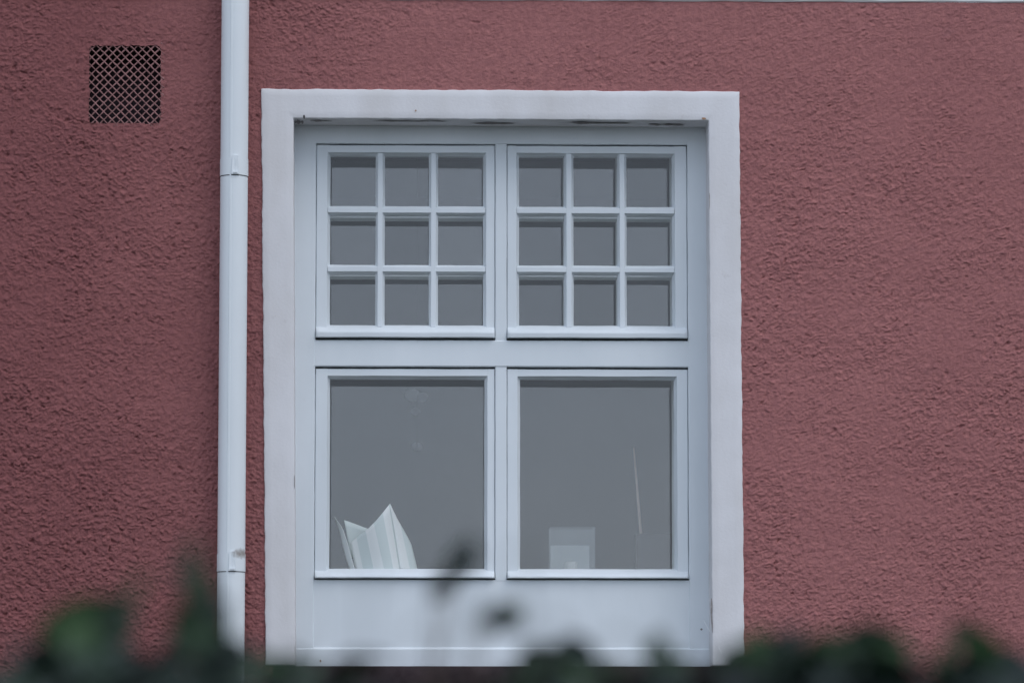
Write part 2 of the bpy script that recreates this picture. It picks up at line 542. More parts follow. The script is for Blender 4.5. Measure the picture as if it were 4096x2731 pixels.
np_mesh('wall', np.concatenate([V1, V2]), np.concatenate([F1, F2 + len(V1)]), M['stucco'], house)

# white string course just under the top edge of the picture
m = MB(); bar_x(m, cham(-0.005, 0.06, BAND_Z, BAND_Z + 0.16, 0.004), -5.0, 5.6, 0.0012, 0.03)
m.build('string_course', M['surround'], house)

# masonry surround with its deep reveals: two legs and a lintel
def rag(s, seed):
    return 0.0022 * math.sin(s * 31 + seed) * math.sin(s * 13 + seed * 2) + 0.0014 * math.sin(s * 97 + seed * 3) + 0.0010 * math.sin(s * 211 + seed)
YB = 0.36
IL0, IL1 = at(1174, 480, 0).x, at(1181, 2640, 0).x
IR0, IR1 = at(2833, 480, 0).x, at(2849, 2640, 0).x
IT = Z(478)
def pn(a_, b_): return float(perlin(np.array([a_]), np.array([b_]))[0])
def edge_rag(s_, seed, k=1.0):
    return k * (0.0014 * pn(s_ * 9, seed) + 0.0026 * pn(s_ * 28, seed + 3.3) + 0.0022 * pn(s_ * 75, seed + 7.7) * max(0, pn(s_ * 6, seed + 1.1) + .25))
def U_path(xl1, xl0, xr0, xr1, zt0, zt1, nb, nt, seed, k):
    P = []
    for i in range(nb):                                      # up the left leg
        t = i / nb; z = SUR_B + (zt0 - SUR_B) * t
        P.append((xl1 + (xl0 - xl1) * t + edge_rag(z, seed, k), z))
    P.append((xl0, zt0))
    for i in range(1, nt):                                   # along the top
        t = i / nt; x = xl0 + (xr0 - xl0) * t
        P.append((x, zt0 + (zt1 - zt0) * t + edge_rag(x, seed + 20, k)))
    P.append((xr0, zt1))
    for i in range(1, nb + 1):                               # down the right leg
        t = 1 - i / nb; z = SUR_B + (zt1 - SUR_B) * t
        P.append((xr1 + (xr0 - xr1) * t + edge_rag(z, seed + 40, k), z))
    return P
OUTP = U_path(SUR_L1.x, SUR_L0.x, SUR_R0.x, SUR_R1.x, SUR_T, SUR_T - .002, 300, 260, .5, 1.0)
INP = U_path(IL1, IL0, IR0, IR1, IT, IT - .0025, 300, 260, 90.5, .45)
mb = MB(); rings = []
WS = [(0.0, YB), (0.0, .004), (0.010, .001), (0.035, 0.0), (0.25, 0), (0.5, 0), (0.75, 0), (0.965, 0), (0.985, .0006), (0.996, .0022), (1.0, .0045), (1.0, YB)]
for (ox, oz), (ix, iz) in zip(OUTP, INP):
    ring = []
    for w_, yy in WS:
        x = ox + (ix - ox) * w_; z = oz + (iz - oz) * w_
        yf = -0.0070 + 0.0022 * pn(x * 4, z * 4) + 0.0009 * pn(x * 17 + 5, z * 17)
        ring.append((x, yy if yy == YB else yf + yy, z))
    rings.append(ring)
mb.quad_strip_solid(rings)
mb.build('window_surround', M['surround'], house, True)

# grime streaks on the underside of the lintel: thin patches 1 mm below it
for (px0, px1, y0, y1) in ((1240, 1330, .012, .05), (1490, 1790, .008, .040), (1880, 2060, .03, .075), (2230, 2520, .010, .060), (2590, 2740, .035, .08), (1178, 1215, .006, .10)):
    xa, xb = X(px0, .05, 480), X(px1, .05, 480)
    gr = MB(); k = 18; up = []; lo = []
    for i in range(k + 1):
        t = i / k; x = xa + (xb - xa) * t; e = math.sin(math.pi * t) ** .6
        zz = IT - 0.0034 * (x - IL0) / (IR0 - IL0) - 0.0016
        mid = (y0 + y1) / 2; hw = (y1 - y0) / 2 * e * max(.08, .55 + 1.1 * pn(t * 5 + px0, .3)); mid += .012 * pn(t * 4, px0 * .37)
        up.append((x, mid - hw - 0.0005, zz)); lo.append((x, mid + hw + 0.0005, zz))
    b = len(gr.v); gr.v += up + lo
    gr.f += [(b + i, b + i + 1, b + k + 2 + i, b + k + 1 + i) for i in range(k)]
    gr.build('grime_stain', M['grime'], house, fix=False)


# dark base below the sill
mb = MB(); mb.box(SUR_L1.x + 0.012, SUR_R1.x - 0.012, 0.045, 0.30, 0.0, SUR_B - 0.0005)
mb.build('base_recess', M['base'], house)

# dim room behind the window
XL, XR, ZT_, ZB_ = IL0 - 0.02, IR1 + 0.02, IT + 0.02, SUR_B
rm = MB()
def room_quad(*p):
    b = len(rm.v); rm.v += list(p); rm.f.append((b, b + 1, b + 2, b + 3))
ax, bx_, ay, by, az, bz = -2.0, 2.6, 0.358, 4.2, 1.15, 4.0
room_quad((ax, by, az), (bx_, by, az), (bx_, by, bz), (ax, by, bz))
room_quad((ax, ay, az), (ax, by, az), (ax, by, bz), (ax, ay, bz))
room_quad((bx_, ay, az), (bx_, by, az), (bx_, by, bz), (bx_, ay, bz))
room_quad((ax, ay, az), (bx_, ay, az), (bx_, by, az), (ax, by, az))
room_quad((ax, ay, bz), (bx_, ay, bz), (bx_, by, bz), (ax, by, bz))
room_quad((ax, ay, az), (XL, ay, az), (XL, ay, bz), (ax, ay, bz))
room_quad((XR, ay, az), (bx_, ay, az), (bx_, ay, bz), (XR, ay, bz))
room_quad((XL, ay, az), (XR, ay, az), (XR, ay, ZB_ + .12), (XL, ay, ZB_ + .12))
room_quad((XL, ay, ZT_), (XR, ay, ZT_), (XR, ay, bz), (XL, ay, bz))
rm.build('room', M['room'], house, fix=False)

# ------------------------------------------------------------------ window
SASH_B = Z(2312, YS)
win = empty('casement_window', (0.2, YF, SUR_B), 'white wooden window, two gridded upper sashes over two plain lower ones', 'window')
FL, FR = IL0 - 0.010, IR1 + 0.010            # frame reaches just into the reveals
JL, JR = X(1261, YF), X(2752, YF)            # inner edges of the jambs
HT = Z(577, YF)                              # lower edge of the head
TR0, TR1 = Z(1361, YF), Z(1467, YF)
ML, MR = X(1981, YF), X(2027, YF)
PB0, PB1 = Z(2330 - 12, YF), Z(2597, YF)

def part(mb, name, mat=None, parent=win, label=None, smooth=False):
    o = mb.build(name, mat or M['frame'], parent, smooth)
    if label: o['label'] = label
    return o
mb = MB(); bar_x(mb, cham(YF, YF + .16, HT, IT + 0.008, .0025), FL, FR, .0005); part(mb, 'frame_head')
for (a, b) in ((FL, JL), (JR, FR)):
    mb = MB(); bar_z(mb, cham(a, b, YF - 0.0012, YF + .165, .0025), PB1 - 0.05, HT - (-.0055), .0005); part(mb, 'frame_jamb')
mb = MB(); bar_x(mb, cham(YF - 0.0006, YF + .16, TR1, TR0, .003), JL - .002, JR + .002, .0004); part(mb, 'transom')
for (zt, zb) in ((HT + .002, TR0 - .002), (TR1 + .002, PB0 - .002)):
    mb = MB(); bar_z(mb, cham(ML, MR, YS - 0.004, YF + .15, .002), zb, zt, .0004); part(mb, 'mullion')
mb = MB(); bar_x(mb, cham(YF + .003, YF + .16, PB1 + .002, PB0, .002), JL - .002, JR + .002, .0004); part(mb, 'apron_panel', label='white flat panel between the lower sashes and the sill')
# sill: small nosing and a plain board down to the dark base
zs0 = SUR_B; zs1 = PB1
prof = [(YF - .004, zs1 + .004), (YF - .010, zs1 + .001), (YF - .012, zs1 - .003), (YF - .010, zs1 - .006), (0.060, zs1 - .010), (0.020, zs1 - .014), (0.006, zs0 + .004), (0.006, zs0 + .001), (0.010, zs0), (YF + .14, zs0), (YF + .14, zs1 + .004)]
prof = [(YF + .004, zs1 + .0075), (YF - .0030, zs1 + .0025), (YF - .0045, zs1 + .0005), (YF - .0045, zs0 + .002), (YF - .003, zs0), (YF + .14, zs0), (YF + .14, zs1 + .0075)]
mb = MB(); bar_x(mb, prof, IL1 - .002, IR1 + .002, .0005); part(mb, 'sill')

MW, MBV = 0.0068, 0.0062                     # half nose and bevel of a glazing bar
GD = 0.015                                   # glass behind the sash face
def sash(name, x0, x1, z0, z1, gx, gz, y, mat, drip, label=None, dz=0.0, amp=.0005):
    """gx, gz: glass openings as lists of (lo, hi); gz from the top down"""
    GX0, GX1 = gx[0][0], gx[-1][1]; GZ1, GZ0 = gz[0][1], gz[-1][0]
    b = 0.0072; D = 0.042
    mb = MB()
    # stiles
    for (xo, xi) in ((x0, GX0), (x1, GX1)):
        s = 1 if xi > xo else -1
        pr = [(xo, y + .002), (xo + s * .002, y), (xi - s * (b + .0012), y), (xi - s * b, y + .0012), (xi - s * b, y + .0045), (xi - s * .001, y + GD - .001), (xi, y + GD), (xi, y + D), (xo, y + D)]
        bar_z(mb, pr, z0, z1, amp)
    # top rail
    e = .0004
    pr = [(y + e + .002, z1), (y + e, z1 - .002), (y + e, GZ1 + b + .0012), (y + e + .0012, GZ1 + b), (y + .0045 + e, GZ1 + b), (y + GD - .001, GZ1 + .001), (y + GD, GZ1), (y + D - e, GZ1), (y + D - e, z1)]
    bar_x(mb, pr, x0 + .003, x1 - .003, amp)
    # bottom rail
    if not drip:
        pr = [(y + e + .002, z0), (y + e, z0 + .002), (y + e, GZ0 - b - .0012), (y + e + .0012, GZ0 - b), (y + .0045 + e, GZ0 - b), (y + GD - .001, GZ0 - .001), (y + GD, GZ0), (y + D - e, GZ0), (y + D - e, z0)]
        bar_x(mb, pr, x0 + .003, x1 - .003, amp)
    else:
        pr = [(y + e, z0), (y + e, GZ0 - b), (y + .004, GZ0 - .0045), (y + GD, GZ0), (y + D - e, GZ0), (y + D - e, z0)]
        bar_x(mb, pr, x0 + .003, x1 - .003, amp)
    so = mb.build(name, mat, win)
    if label: so['label'] = label
    if drip:
        t = GZ0 - b + .001
        pr = [(y + .003, t), (y - .003, t - .003), (y - .010, t - .0075), (y - .016, t - .0125), (y - .0195, t - .0165), (y - .0205, t - .020), (y - .0195, z0 + .001), (y - .017, z0 - .0005), (y - .010, z0 - .0005), (y - .008, z0 + .002), (y + .003, z0 + .002)]
        n = 36; rings = []; sd_ = random.random() * 30
        for i in range(n + 1):
            xx = x0 + .0005 + (x1 - x0 - .001) * i / n
            en = min(i, n - i); sc = 1.0
            rings.append([(xx, q[0], q[1] + wob(xx, sd_, .0005)) for q in pr])
        # rounded ends
        def shrink(r, f, dx):
            return [(q[0] + dx, y + .003 + (q[1] - y - .003) * f, q[2]) for q in r]
        rings = [shrink(rings[0], .72, 0)] + [shrink(rings[0], .93, .003)] + [shrink(rings[0], 1, .007)] + rings[1:-1] + [shrink(rings[-1], 1, -.007), shrink(rings[-1], .93, -.003), shrink(rings[-1], .72, 0)]
        d = MB(); d.quad_strip_solid(rings); d.build('drip_rail', mat, so)
    # glazing bars
    for i in range(len(gx) - 1):
        c = (gx[i][1] + gx[i + 1][0]) / 2; h = (gx[i + 1][0] - gx[i][1]) / 2
        w = h - MBV
        pr = [(c - w, y + .0012), (c - w + .001, y + .0003), (c + w - .001, y + .0003), (c + w, y + .0012), (c + w, y + .004), (c + h, y + GD - .001), (c + h, y + GD + .012), (c - h, y + GD + .012), (c - h, y + GD - .001), (c - w, y + .004)]
        d = MB(); bar_z(d, pr, GZ0 - .006, GZ1 + .006, amp); d.build('glazing_bar', mat, so)
    for i in range(len(gz) - 1):
        zt, zb = gz[i][0], gz[i + 1][1]
        c = (zt + zb) / 2; h = (zt - zb) / 2; w = h - MBV
        pr = [(y + .0016, c - w), (y + .0008, c - w + .001), (y + .0008, c + w - .001), (y + .0016, c + w), (y + .0045, c + w), (y + GD - .001, c + h), (y + GD + .0115, c + h), (y + GD + .0115, c - h), (y + GD - .001, c - h), (y + .0045, c - w)]
        d = MB(); bar_x(d, pr, GX0 - .006, GX1 + .006, amp); d.build('glazing_bar', mat, so)
    # panes, each with a touch of tilt of its own
    for (a, c) in gx:
        for (lo, hi) in gz:
            d = MB(); d.box(a - .004, c + .004, y + GD + .001, y + GD + .004, lo - .004, hi + .004)
            t1, t2 = random.uniform(-.006, .006), random.uniform(-.006, .006)
            mx, mz = (a + c) / 2, (lo + hi) / 2
            d.v = [(vx, vy + (vx - mx) * t1 + (vz - mz) * t2, vz) for vx, vy, vz in d.v]
            d.build('pane', M['glass'] if drip else M['inner_glass'], so)
    return so

YG = YS + GD
def xs(*p): return [(X(a, YG, 950), X(b, YG, 950)) for a, b in p]
def zs(*p): return [(Z(b, YG), Z(a, YG)) for a, b in p]
UX_L = xs((1320, 1502), (1539, 1715), (1752, 1933))
UX_R = xs((2076, 2256), (2294, 2469), (2506, 2688))
UZ = zs((626, 827), (864, 1062), (1099, 1302))
def lx(a, b): return [(X(a, YG, 1900), X(b, YG, 1900))]
LX_L, LX_R = lx(1318, 1938), lx(2080, 2697)
LZ = zs((1517, 2274))
U0, U1 = Z(1352, YS), Z(583, YS)
L0, L1 = Z(2312, YS), Z(1476, YS)
gp = .0013
sash('sash', JL + gp, ML - gp, U0, U1, UX_L, UZ, YS, M['frame'], True, 'upper left gridded sash of nine small panes')
sash('sash', MR + gp, JR - gp, U0, U1, UX_R, UZ, YS, M['frame'], True, 'upper right gridded sash of nine small panes')
sash('sash', JL + gp, ML - gp, L0, L1, LX_L, LZ, YS, M['frame'], True, 'lower left sash with one large pane')
sash('sash', MR + gp, JR - gp, L0, L1, LX_R, LZ, YS, M['frame'], True, 'lower right sash with one large pane')

# inner sashes of the double window, 0.11 m behind
YI = YS + 0.112
ZBOARD = LZ[0][0] - 0.014
mb = MB(); 
for (gxx, gzz, z0, z1) in ((UX_L, UZ, U0 + .004, U1), (UX_R, UZ, U0 + .004, U1), (LX_L, LZ, ZBOARD + .0005, L1), (LX_R, LZ, ZBOARD + .0005, L1)):
    ex = .001
    gi = [(a - ex, b + ex) for a, b in gxx]; gk = [(a, b + (.019 if k_ == 0 else 0)) for k_, (a, b) in enumerate(gzz)]
    sash('inner_sash', gi[0][0] - .038, gi[-1][1] + .036, z0, z1, gi, gk, YI, M['inner'], False)
# dark rebate strips behind the joints
mb = MB()
mb.box(JL - .004, JR + .004, YS + .046, YS + .052, HT - .016, HT + .003)
mb.box(JL - .004, JR + .004, YS + .046, YS + .052, TR1 - .018, TR1 + .003)
mb.box(JL - .004, JR + .004, YS + .046, YS + .052, TR0 - .003, TR0 + .016)
mb.box(JL - .004, JR + .004, YS + .046, YS + .052, PB0 - .003, PB0 + .016)
part(mb, 'rebate', M['seam'])
# inner window board
mb = MB(); bar_x(mb, cham(YS + .0425, YI + .36, ZBOARD - .03, ZBOARD, .003), IL1 - .01, IR1 + .01, 0); part(mb, 'window_board', M['inner'])
# open joint and chip at the right reveal
mb = MB()
pts = [(2846, 2392), (2847, 2420), (2846, 2455), (2849, 2490), (2850, 2530)]
rr = [.0012, .0036, .0024, .0028, .0006]
for i in range(len(pts) - 1):
    pass
L_ = []; R_ = []
for (px, py), r_ in zip(pts, rr):
    q = at(px, py, -0.009); L_.append((q.x - r_, -0.0092, q.z)); R_.append((q.x + r_ * .5, -0.0092, q.z))
b = 0
mb.v = L_ + R_; k = len(L_)
mb.f = [(i, i + 1, k + i + 1, k + i) for i in range(k - 1)]
mb.build('open_joint', M['grime'], house, fix=False)

for (px, py, w_, h_, Y, mt) in ((1216, 468, 4, 13, -.0095, 'seam'), (1663, 443, 4, 4, -.0100, 'rust'), (1169, 1008, 3, 16, -.0075, 'grime'), (2815, 475, 10, 5, -.0095, 'rust'), (1282, 2642, 4, 6, YF - .0052, 'rust'), (2838, 800, 2, 40, -.0075, 'grime'), (2806, 2515, 6, 5, YF - .0022, 'grime'), (1178, 1925, 2, 30, -.0075, 'grime')):
    q = at(px, py, Y); mb = MB(); k = 9
    mb.v = [(q.x, Y, q.z)] + [(q.x + w_ / 1400 * math.cos(6.283 * i / k) * random.uniform(.55, 1.1), Y, q.z + h_ / 1400 * math.sin(6.283 * i / k) * random.uniform(.55, 1.1)) for i in range(k)]
    mb.f = [(0, 1 + i, 1 + (i + 1) % k) for i in range(k)]
    mb.build('paint_chip', M[mt], house, fix=False)

# ------------------------------------------------------------------ downpipe
PY = -0.054
pc = X(931.5, PY); pr_ = (X(988, PY) - X(875.5, PY)) / 2
pipe = empty('downpipe', (pc, PY, 0), 'white round rainwater pipe running down the red wall left of the window', 'downpipe')
def lathe_pipe(mb, r, z0, z1, cx, cy, k=48, lip=0.0, cap=True):
    zs_ = [z0, z0 + lip, z1 - lip, z1] if lip else list(np.linspace(z0, z1, max(2, int((z1 - z0) / .08))))
    rr_ = [r - lip, r, r, r - lip] if lip else [r] * len(zs_)
    rings = []
    for z, q in zip(zs_, rr_):
        ring = []
        for j in range(k):
            a = 2 * math.pi * j / k
            ring.append((cx + q * math.cos(a), cy + q * math.sin(a), z))
        rings.append(ring)
    mb.quad_strip_solid(rings, cap=cap)
mb = MB(); lathe_pipe(mb, pr_ - .0006, 0.03, 5.9, pc, PY); o = mb.build('pipe', M['pipe'], pipe, True)
# folded lengthwise seam
sa = math.acos((X(921, PY) - pc) / pr_)
sx, sy = pc + pr_ * math.cos(sa), PY - pr_ * math.sin(sa)
mb = MB(); bar_z(mb, [(sx - .0042, sy + .0042), (sx - .0040, sy + .0004), (sx - .0030, sy - .0001), (sx + .0018, sy - .0004), (sx + .0026, sy + .0002), (sx + .0034, sy + .0040)], 0.04, 5.88, .0003, .03)
mb.build('seam', M['pipe'], pipe)
# pipe clamps
for (py0, py1) in ((634, 702), (2214, 2284)):
    zt, zb = Z(py0, PY - pr_), Z(py1, PY - pr_)
    mb = MB(); lathe_pipe(mb, pr_ + .0005, zb, zt, pc, PY, 64, 0, False)
    c = mb.build('clamp', M['pipe'], pipe, True)
    mb = MB(); lathe_pipe(mb, pr_ + .0003, zb - .0022, zb - .0002, pc, PY, 48); mb.build('clamp_gap', M['seam'], c)
    # closing strap with its wedge
    tx0, tx1 = X(922, PY - pr_), X(951, PY - pr_)
    ya = PY - pr_ - .0034
    mb = MB()
    mb.v = [(tx0 + .002, ya + .001, zt + .006), (tx1 - .003, ya, zt + .006), (tx1, ya, zb + .001), (tx0, ya - .002, zb + .001),
            (tx0 + .002, ya + .009, zt + .006), (tx1 - .003, ya + .009, zt + .006), (tx1, ya + .009, zb + .001), (tx0, ya + .009, zb + .001)]
    mb.f = [(0, 1, 2, 3), (4, 7, 6, 5), (0, 4, 5, 1), (1, 5, 6, 2), (2, 6, 7, 3), (3, 7, 4, 0)]
    mb.build('strap', M['pipe'], c)
    mb = MB(); mb.box(tx0 + .010, tx0 + .0115, ya - .0012, ya + .003, zb + .010, zt - .003); mb.box(tx0 + .004, tx0 + .016, ya - .0034, ya + .003, zb + .004, zb + .008)
    mb.build('wedge', M['pipe'], c)
    mb = MB(); mb.box(pc - .008, pc + .008, PY + pr_ - .002, 0.03, (zt + zb) / 2 - .006, (zt + zb) / 2 + .006); mb.build('wall_bracket', M['pipe'], c)

# ------------------------------------------------------------------ vent grille
vent = empty('vent_grille', ((VX0 + VX1) / 2, 0, VZ0), 'square diamond lattice air vent painted red on the wall beside the downpipe', 'vent')
mb = MB(); w = 0.012
x0, x1, z0, z1 = VX0 - w, VX1 + w, VZ0 - w, VZ1 + w
yb, yf = 0.22, 0.010
mb.v = [(x0, yf, z0), (x1, yf, z0), (x1, yf, z1), (x0, yf, z1), (x0, yb, z0), (x1, yb, z0), (x1, yb, z1), (x0, yb, z1)]
mb.f = [(4, 5, 6, 7), (0, 1, 5, 4), (1, 2, 6, 5), (2, 3, 7, 6), (3, 0, 4, 7)]
mb.build('duct', M['soot'], vent, fix=False)
mb = MB(); pit = 33.9 / 1400.0; cxm, czm = (VX0 + VX1) / 2, (VZ0 + VZ1) / 2
W2, H2 = (VX1 - VX0) / 2 + .010, (VZ1 - VZ0) / 2 + .010
for sgn in (1, -1):
    for k in range(-14, 15):
        c = k * pit + pit * .25
        pts = []
        # line z = sgn * x + c clipped to the opening
        lo = max(-W2, min((-H2 - c) * sgn, (H2 - c) * sgn)); hi = min(W2, max((-H2 - c) * sgn, (H2 - c) * sgn))
        if hi - lo < .008: continue
        n = max(2, int((hi - lo) / .006))
        P = []; rad = []
        for i in range(n + 1):
            x = lo + (hi - lo) * i / n
            P.append((cxm + x + random.uniform(-.0004, .0004), 0.0035 + (0.0012 if sgn > 0 else 0) + .0015 * math.sin(x * 40), czm + sgn * x + c + random.uniform(-.0004, .0004)))
            near = abs(((2 * x * 1.0 + (c if sgn > 0 else -c)) / pit * 1.0) % 1 - .5)
            rad.append(.0018 + random.uniform(-.0002, .0009))
        tube(mb, P, rad, 6)
lat = mb.build('lattice', M['mesh'], vent, True)
lat['kind'] = 'stuff'

# ------------------------------------------------------------------ things on the inner window board
YO = YI + 0.095
YBAG = YG + 0.030
# striped paper bag: pointed front sheet, back sheet and a thin left flap
bagp = at(1545, 2290, YBAG)
bag = empty('paper_bag', (bagp.x, YBAG, ZBOARD), 'open striped white paper bag with pointed corners behind lower left pane', 'paper bag')
def zp(px, py): return (1100 + px / 1.887, 1900 + py / 1.887)
def sheet(name, left, right, nu, nv, bulge, y0, mat, uo=0.0, us=1.0):
    """ruled sheet between two polylines given in photo-zoom points; bulge gives it curvature"""
    mb = MB(); uvs = []
    def samp(pl, t):
        s = t * (len(pl) - 1); i = min(int(s), len(pl) - 2); f = s - i
        return (pl[i][0] + (pl[i + 1][0] - pl[i][0]) * f, pl[i][1] + (pl[i + 1][1] - pl[i][1]) * f)
    for j in range(nv + 1):
        t = j / nv
        l = samp(left, t); r = samp(right, t)
        for i in range(nu + 1):
            u = i / nu
            px, py = l[0] + (r[0] - l[0]) * u, l[1] + (r[1] - l[1]) * u
            Y = y0 + bulge(u, t)
            q = at(*zp(px, py), Y); mb.v.append((q.x, Y, q.z)); uvs.append((uo + u * us, t))
    for j in range(nv):
        for i in range(nu):
            a = j * (nu + 1) + i
            mb.f.append((a, a + 1, a + nu + 2, a + nu + 1))
    o = mb.build(name, mat, bag, True, fix=False)
    uvl = o.data.uv_layers.new(name='UVMap')
    for lp in o.data.loops: uvl.data[lp.index].uv = uvs[lp.vertex_index]
    sm = o.modifiers.new('thickness', 'SOLIDIFY'); sm.thickness = .0006
    return o
# front: from its top outline down to the board; columns follow the slanting stripes
top = [(568, 512), (630, 455), (700, 405), (760, 345), (830, 262), (868, 213)]
bot = [(612, 735), (690, 735), (770, 735), (850, 735), (915, 735), (950, 735)]
sheet('front_sheet', top, bot, 10, 20, lambda u, t: -.010 * math.sin(math.pi * t) + .010 * math.cos(5 * t), YBAG, M['bag'], 0, 0)
o = bpy.data.objects['front_sheet']
uvl = o.data.uv_layers[0]; nu = 10
for lp in o.data.loops:
    j = lp.vertex_index // (nu + 1); uvl.data[lp.index].uv = ((j / 20 * 2.5 + .625) / 3.6, 0)
side_t = [(868, 213), (900, 280), (925, 330), (965, 400), (1005, 470), (1032, 525)]
side_b = [(950, 735), (985, 735), (1010, 735), (1040, 735), (1062, 735), (1082, 735)]
o = sheet('side_sheet', side_t, side_b, 10, 12, lambda u, t: .010 * math.cos(5) + .04 * t ** 1.3, YBAG, M['bag'], 0, 0)
for lp in o.data.loops:
    j = lp.vertex_index // (nu + 1); o.data.uv_layers[0].data[lp.index].uv = ((.6 + .8 * j / 12) / 3.6, 0)
sheet('back_sheet', [(522, 338), (560, 350), (620, 372), (700, 402), (780, 430)], [(575, 620), (620, 620), (680, 620), (740, 620), (790, 620)], 6, 12, lambda u, t: .045 + .006 * math.sin(3 * t), YBAG, M['bag'], 0.1, 0.0)
sheet('side_flap', [(450, 315), (487, 420), (512, 530), (540, 640), (572, 735)], [(453, 316), (512, 400), (552, 520), (578, 620), (612, 735)], 4, 14, lambda u, t: .010 - .02 * u, YBAG, M['bag'], 0.8, 0.0)

# glass lantern with a candle
lw0, lw1 = X(1900 + 565 / 1.887, YO, 2150), X(1900 + 907 / 1.887, YO, 2150)
lt = Z(1900 + 388 / 1.887, YO)
lan = empty('candle_lantern', ((lw0 + lw1) / 2, YO + .06, ZBOARD), 'square milky glass lantern with small candle behind lower right pane', 'lantern')
dpt = 0.11
for (a, b, c, d) in ((lw0, lw1, YO, YO + .004), (lw0, lw1, YO + dpt - .004, YO + dpt), (lw0, lw0 + .004, YO + .0045, YO + dpt - .0045), (lw1 - .004, lw1, YO + .0045, YO + dpt - .0045)):
    mb = MB(); mb.box(a, b, c, d, ZBOARD + .001, lt); mb.build('glass_side', M['lantern'], lan)
ls = Z(1900 + 512 / 1.887, YO)
mb = MB(); mb.box(lw0 + .005, lw1 - .013, YO + dpt - .012, YO + dpt - .009, ZBOARD + .002, ls); mb.build('frosted_insert', M['sleeve'], lan)
mb = MB(); mb.box(lw0 + .0045, lw1 - .0045, YO + .005, YO + dpt - .0125, ZBOARD + .001, ZBOARD + .006); mb.build('glass_base', M['lantern'], lan)
cc = X(1900 + 725 / 1.887, YO + .05, 2250); ct = Z(1900 + 652 / 1.887, YO + .05)
mb = MB(); rings = []
for z, r in ((ZBOARD + .0065, .0195), (ct - .006, .0195), (ct - .002, .0180), (ct, .0140), (ct + .0005, .003)):
    rings.append([(cc + r * math.cos(2 * math.pi * j / 24), YO + .05 + r * math.sin(2 * math.pi * j / 24), z) for j in range(24)])
mb.quad_strip_solid(rings); mb.build('candle', M['wax'], lan, True)
mb = MB(); tube(mb, [(cc, YO + .05, ct), (cc + .0006, YO + .05, ct + .006), (cc - .0004, YO + .05, ct + .012)], .0009, 6); mb.build('wick', M['wick'], lan)

# thin stick in a dark vase
YV = YO + 0.10
stv = empty('stick_vase', (X(2620, YV, 2200), YV, ZBOARD), 'thin pale stick standing in a dark box vase behind lower right pane', 'vase')
vx0, vx1, vt = X(2545, YV, 2200), X(2690, YV, 2200), Z(2132, YV)
mb = MB(); th = .004
mb.box(vx0, vx1, YV, YV + th, ZBOARD + .001, vt); mb.box(vx0, vx1, YV + .07, YV + .07 + th, ZBOARD + .001, vt)
mb.box(vx0, vx0 + th, YV + th + .0003, YV + .0697, ZBOARD + .001, vt); mb.box(vx1 - th, vx1, YV + th + .0003, YV + .0697, ZBOARD + .001, vt)
mb.box(vx0 + th, vx1 - th, YV + th, YV + .07, ZBOARD + .0015, ZBOARD + .008)
mb.build('vase_body', M['vase'], stv)
p0 = at(2535, 1790, YV + .03); p1 = at(2563, 2130, YV + .02); p2 = p1 + (p1 - p0) * .33
mb = MB(); tube(mb, [p0, p0.lerp(p1, .5), p1, p2], [.0022, .0036, .0046, .0048], 8); mb.build('stick', M['wood'], stv, True)

# pale discs on a cord, added to stand in for a faint reflection
YM = YI + 1.1
mo = empty('reflection_discs', at(1668, 1560, YM), 'added pale discs standing in for a faint reflection, high behind lower left pane', 'stand-in')
mp = [at(1668, py, YM) for py in (1480, 1582, 1650, 1790)]
mb = MB(); tube(mb, [Vector((mp[0].x, YM, 3.99)), mp[1], mp[2], mp[3]], .0006, 5); mb.build('cord', M['vase'], mo)
for (px, py, r_) in ((1650, 1580, .026), (1690, 1588, .020), (1662, 1645, .016), (1668, 1785, .018)):
    q = at(px, py, YM + random.uniform(-.01, .01)); mb = MB()
    rings = []
    for yy, f in ((-.004, .2), (-.003, .85), (0, 1), (.003, .85), (.004, .2)):
        rings.append([(q.x + r_ * f * math.cos(6.283 * j / 14), q.y + yy, q.z + r_ * f * .8 * math.sin(6.283 * j / 14)) for j in range(14)])
    mb.quad_strip_solid(rings); mb.build('pale_disc', M['disc'], mo, True)

# ------------------------------------------------------------------ cobweb thread at the lower right reveal
a, c, d = at(2815, 2480, YF - .02), at(2852, 2540, .02), at(2886, 2612, -.022)
th = MB(); tube(th, [a, a.lerp(c, .5) + Vector((0, 0, -.003)), c, c.lerp(d, .5), d], .0006, 5)
tho = th.build('cobweb_thread', M['thread'])
tho['label'] = 'single pale cobweb thread slanting across the lower right corner of window surround'; tho['category'] = 'cobweb'

# ------------------------------------------------------------------ hedge between camera and house, far out of focus
HY = -8.85
hedge = empty('hedge', (0, HY, 0), 'dark green blurred hedge along the bottom edge in front of the house', 'hedge')
def leaf_mesh(name, L, Wd, fold, curl):
    prof = [(0, .06), (.12, .55), (.32, .95), (.52, 1.0), (.74, .72), (.90, .34), (1.0, .02)]
    v = []; f = []
    for (t, w_) in prof:
        z = -curl * L * t * t
        v += [(-w_ * Wd / 2, t * L, z + fold * w_ * Wd), (0, t * L, z), (w_ * Wd / 2, t * L, z + fold * w_ * Wd)]
    for i in range(len(prof) - 1):
        b = i * 3
        f += [(b, b + 1, b + 4, b + 3), (b + 1, b + 2, b + 5, b + 4)]
    me = bpy.data.meshes.new(name); me.from_pydata(v, [], f); me.materials.append(M['leaf'])
    me.polygons.foreach_set('use_smooth', [True] * len(f)); me.update()
    return me
LM = [leaf_mesh('leaf', .042, .024, .18, .12), leaf_mesh('leaf', .036, .021, .25, .2), leaf_mesh('leaf', .048, .026, .12, .08)]
twigs = MB()
def rnd_rot():
    return Matrix.Rotation(random.uniform(0, 6.28), 3, 'Z') @ Matrix.Rotation(random.uniform(-1.3, .6), 3, 'X') @ Matrix.Rotation(random.uniform(-.7, .7), 3, 'Y')
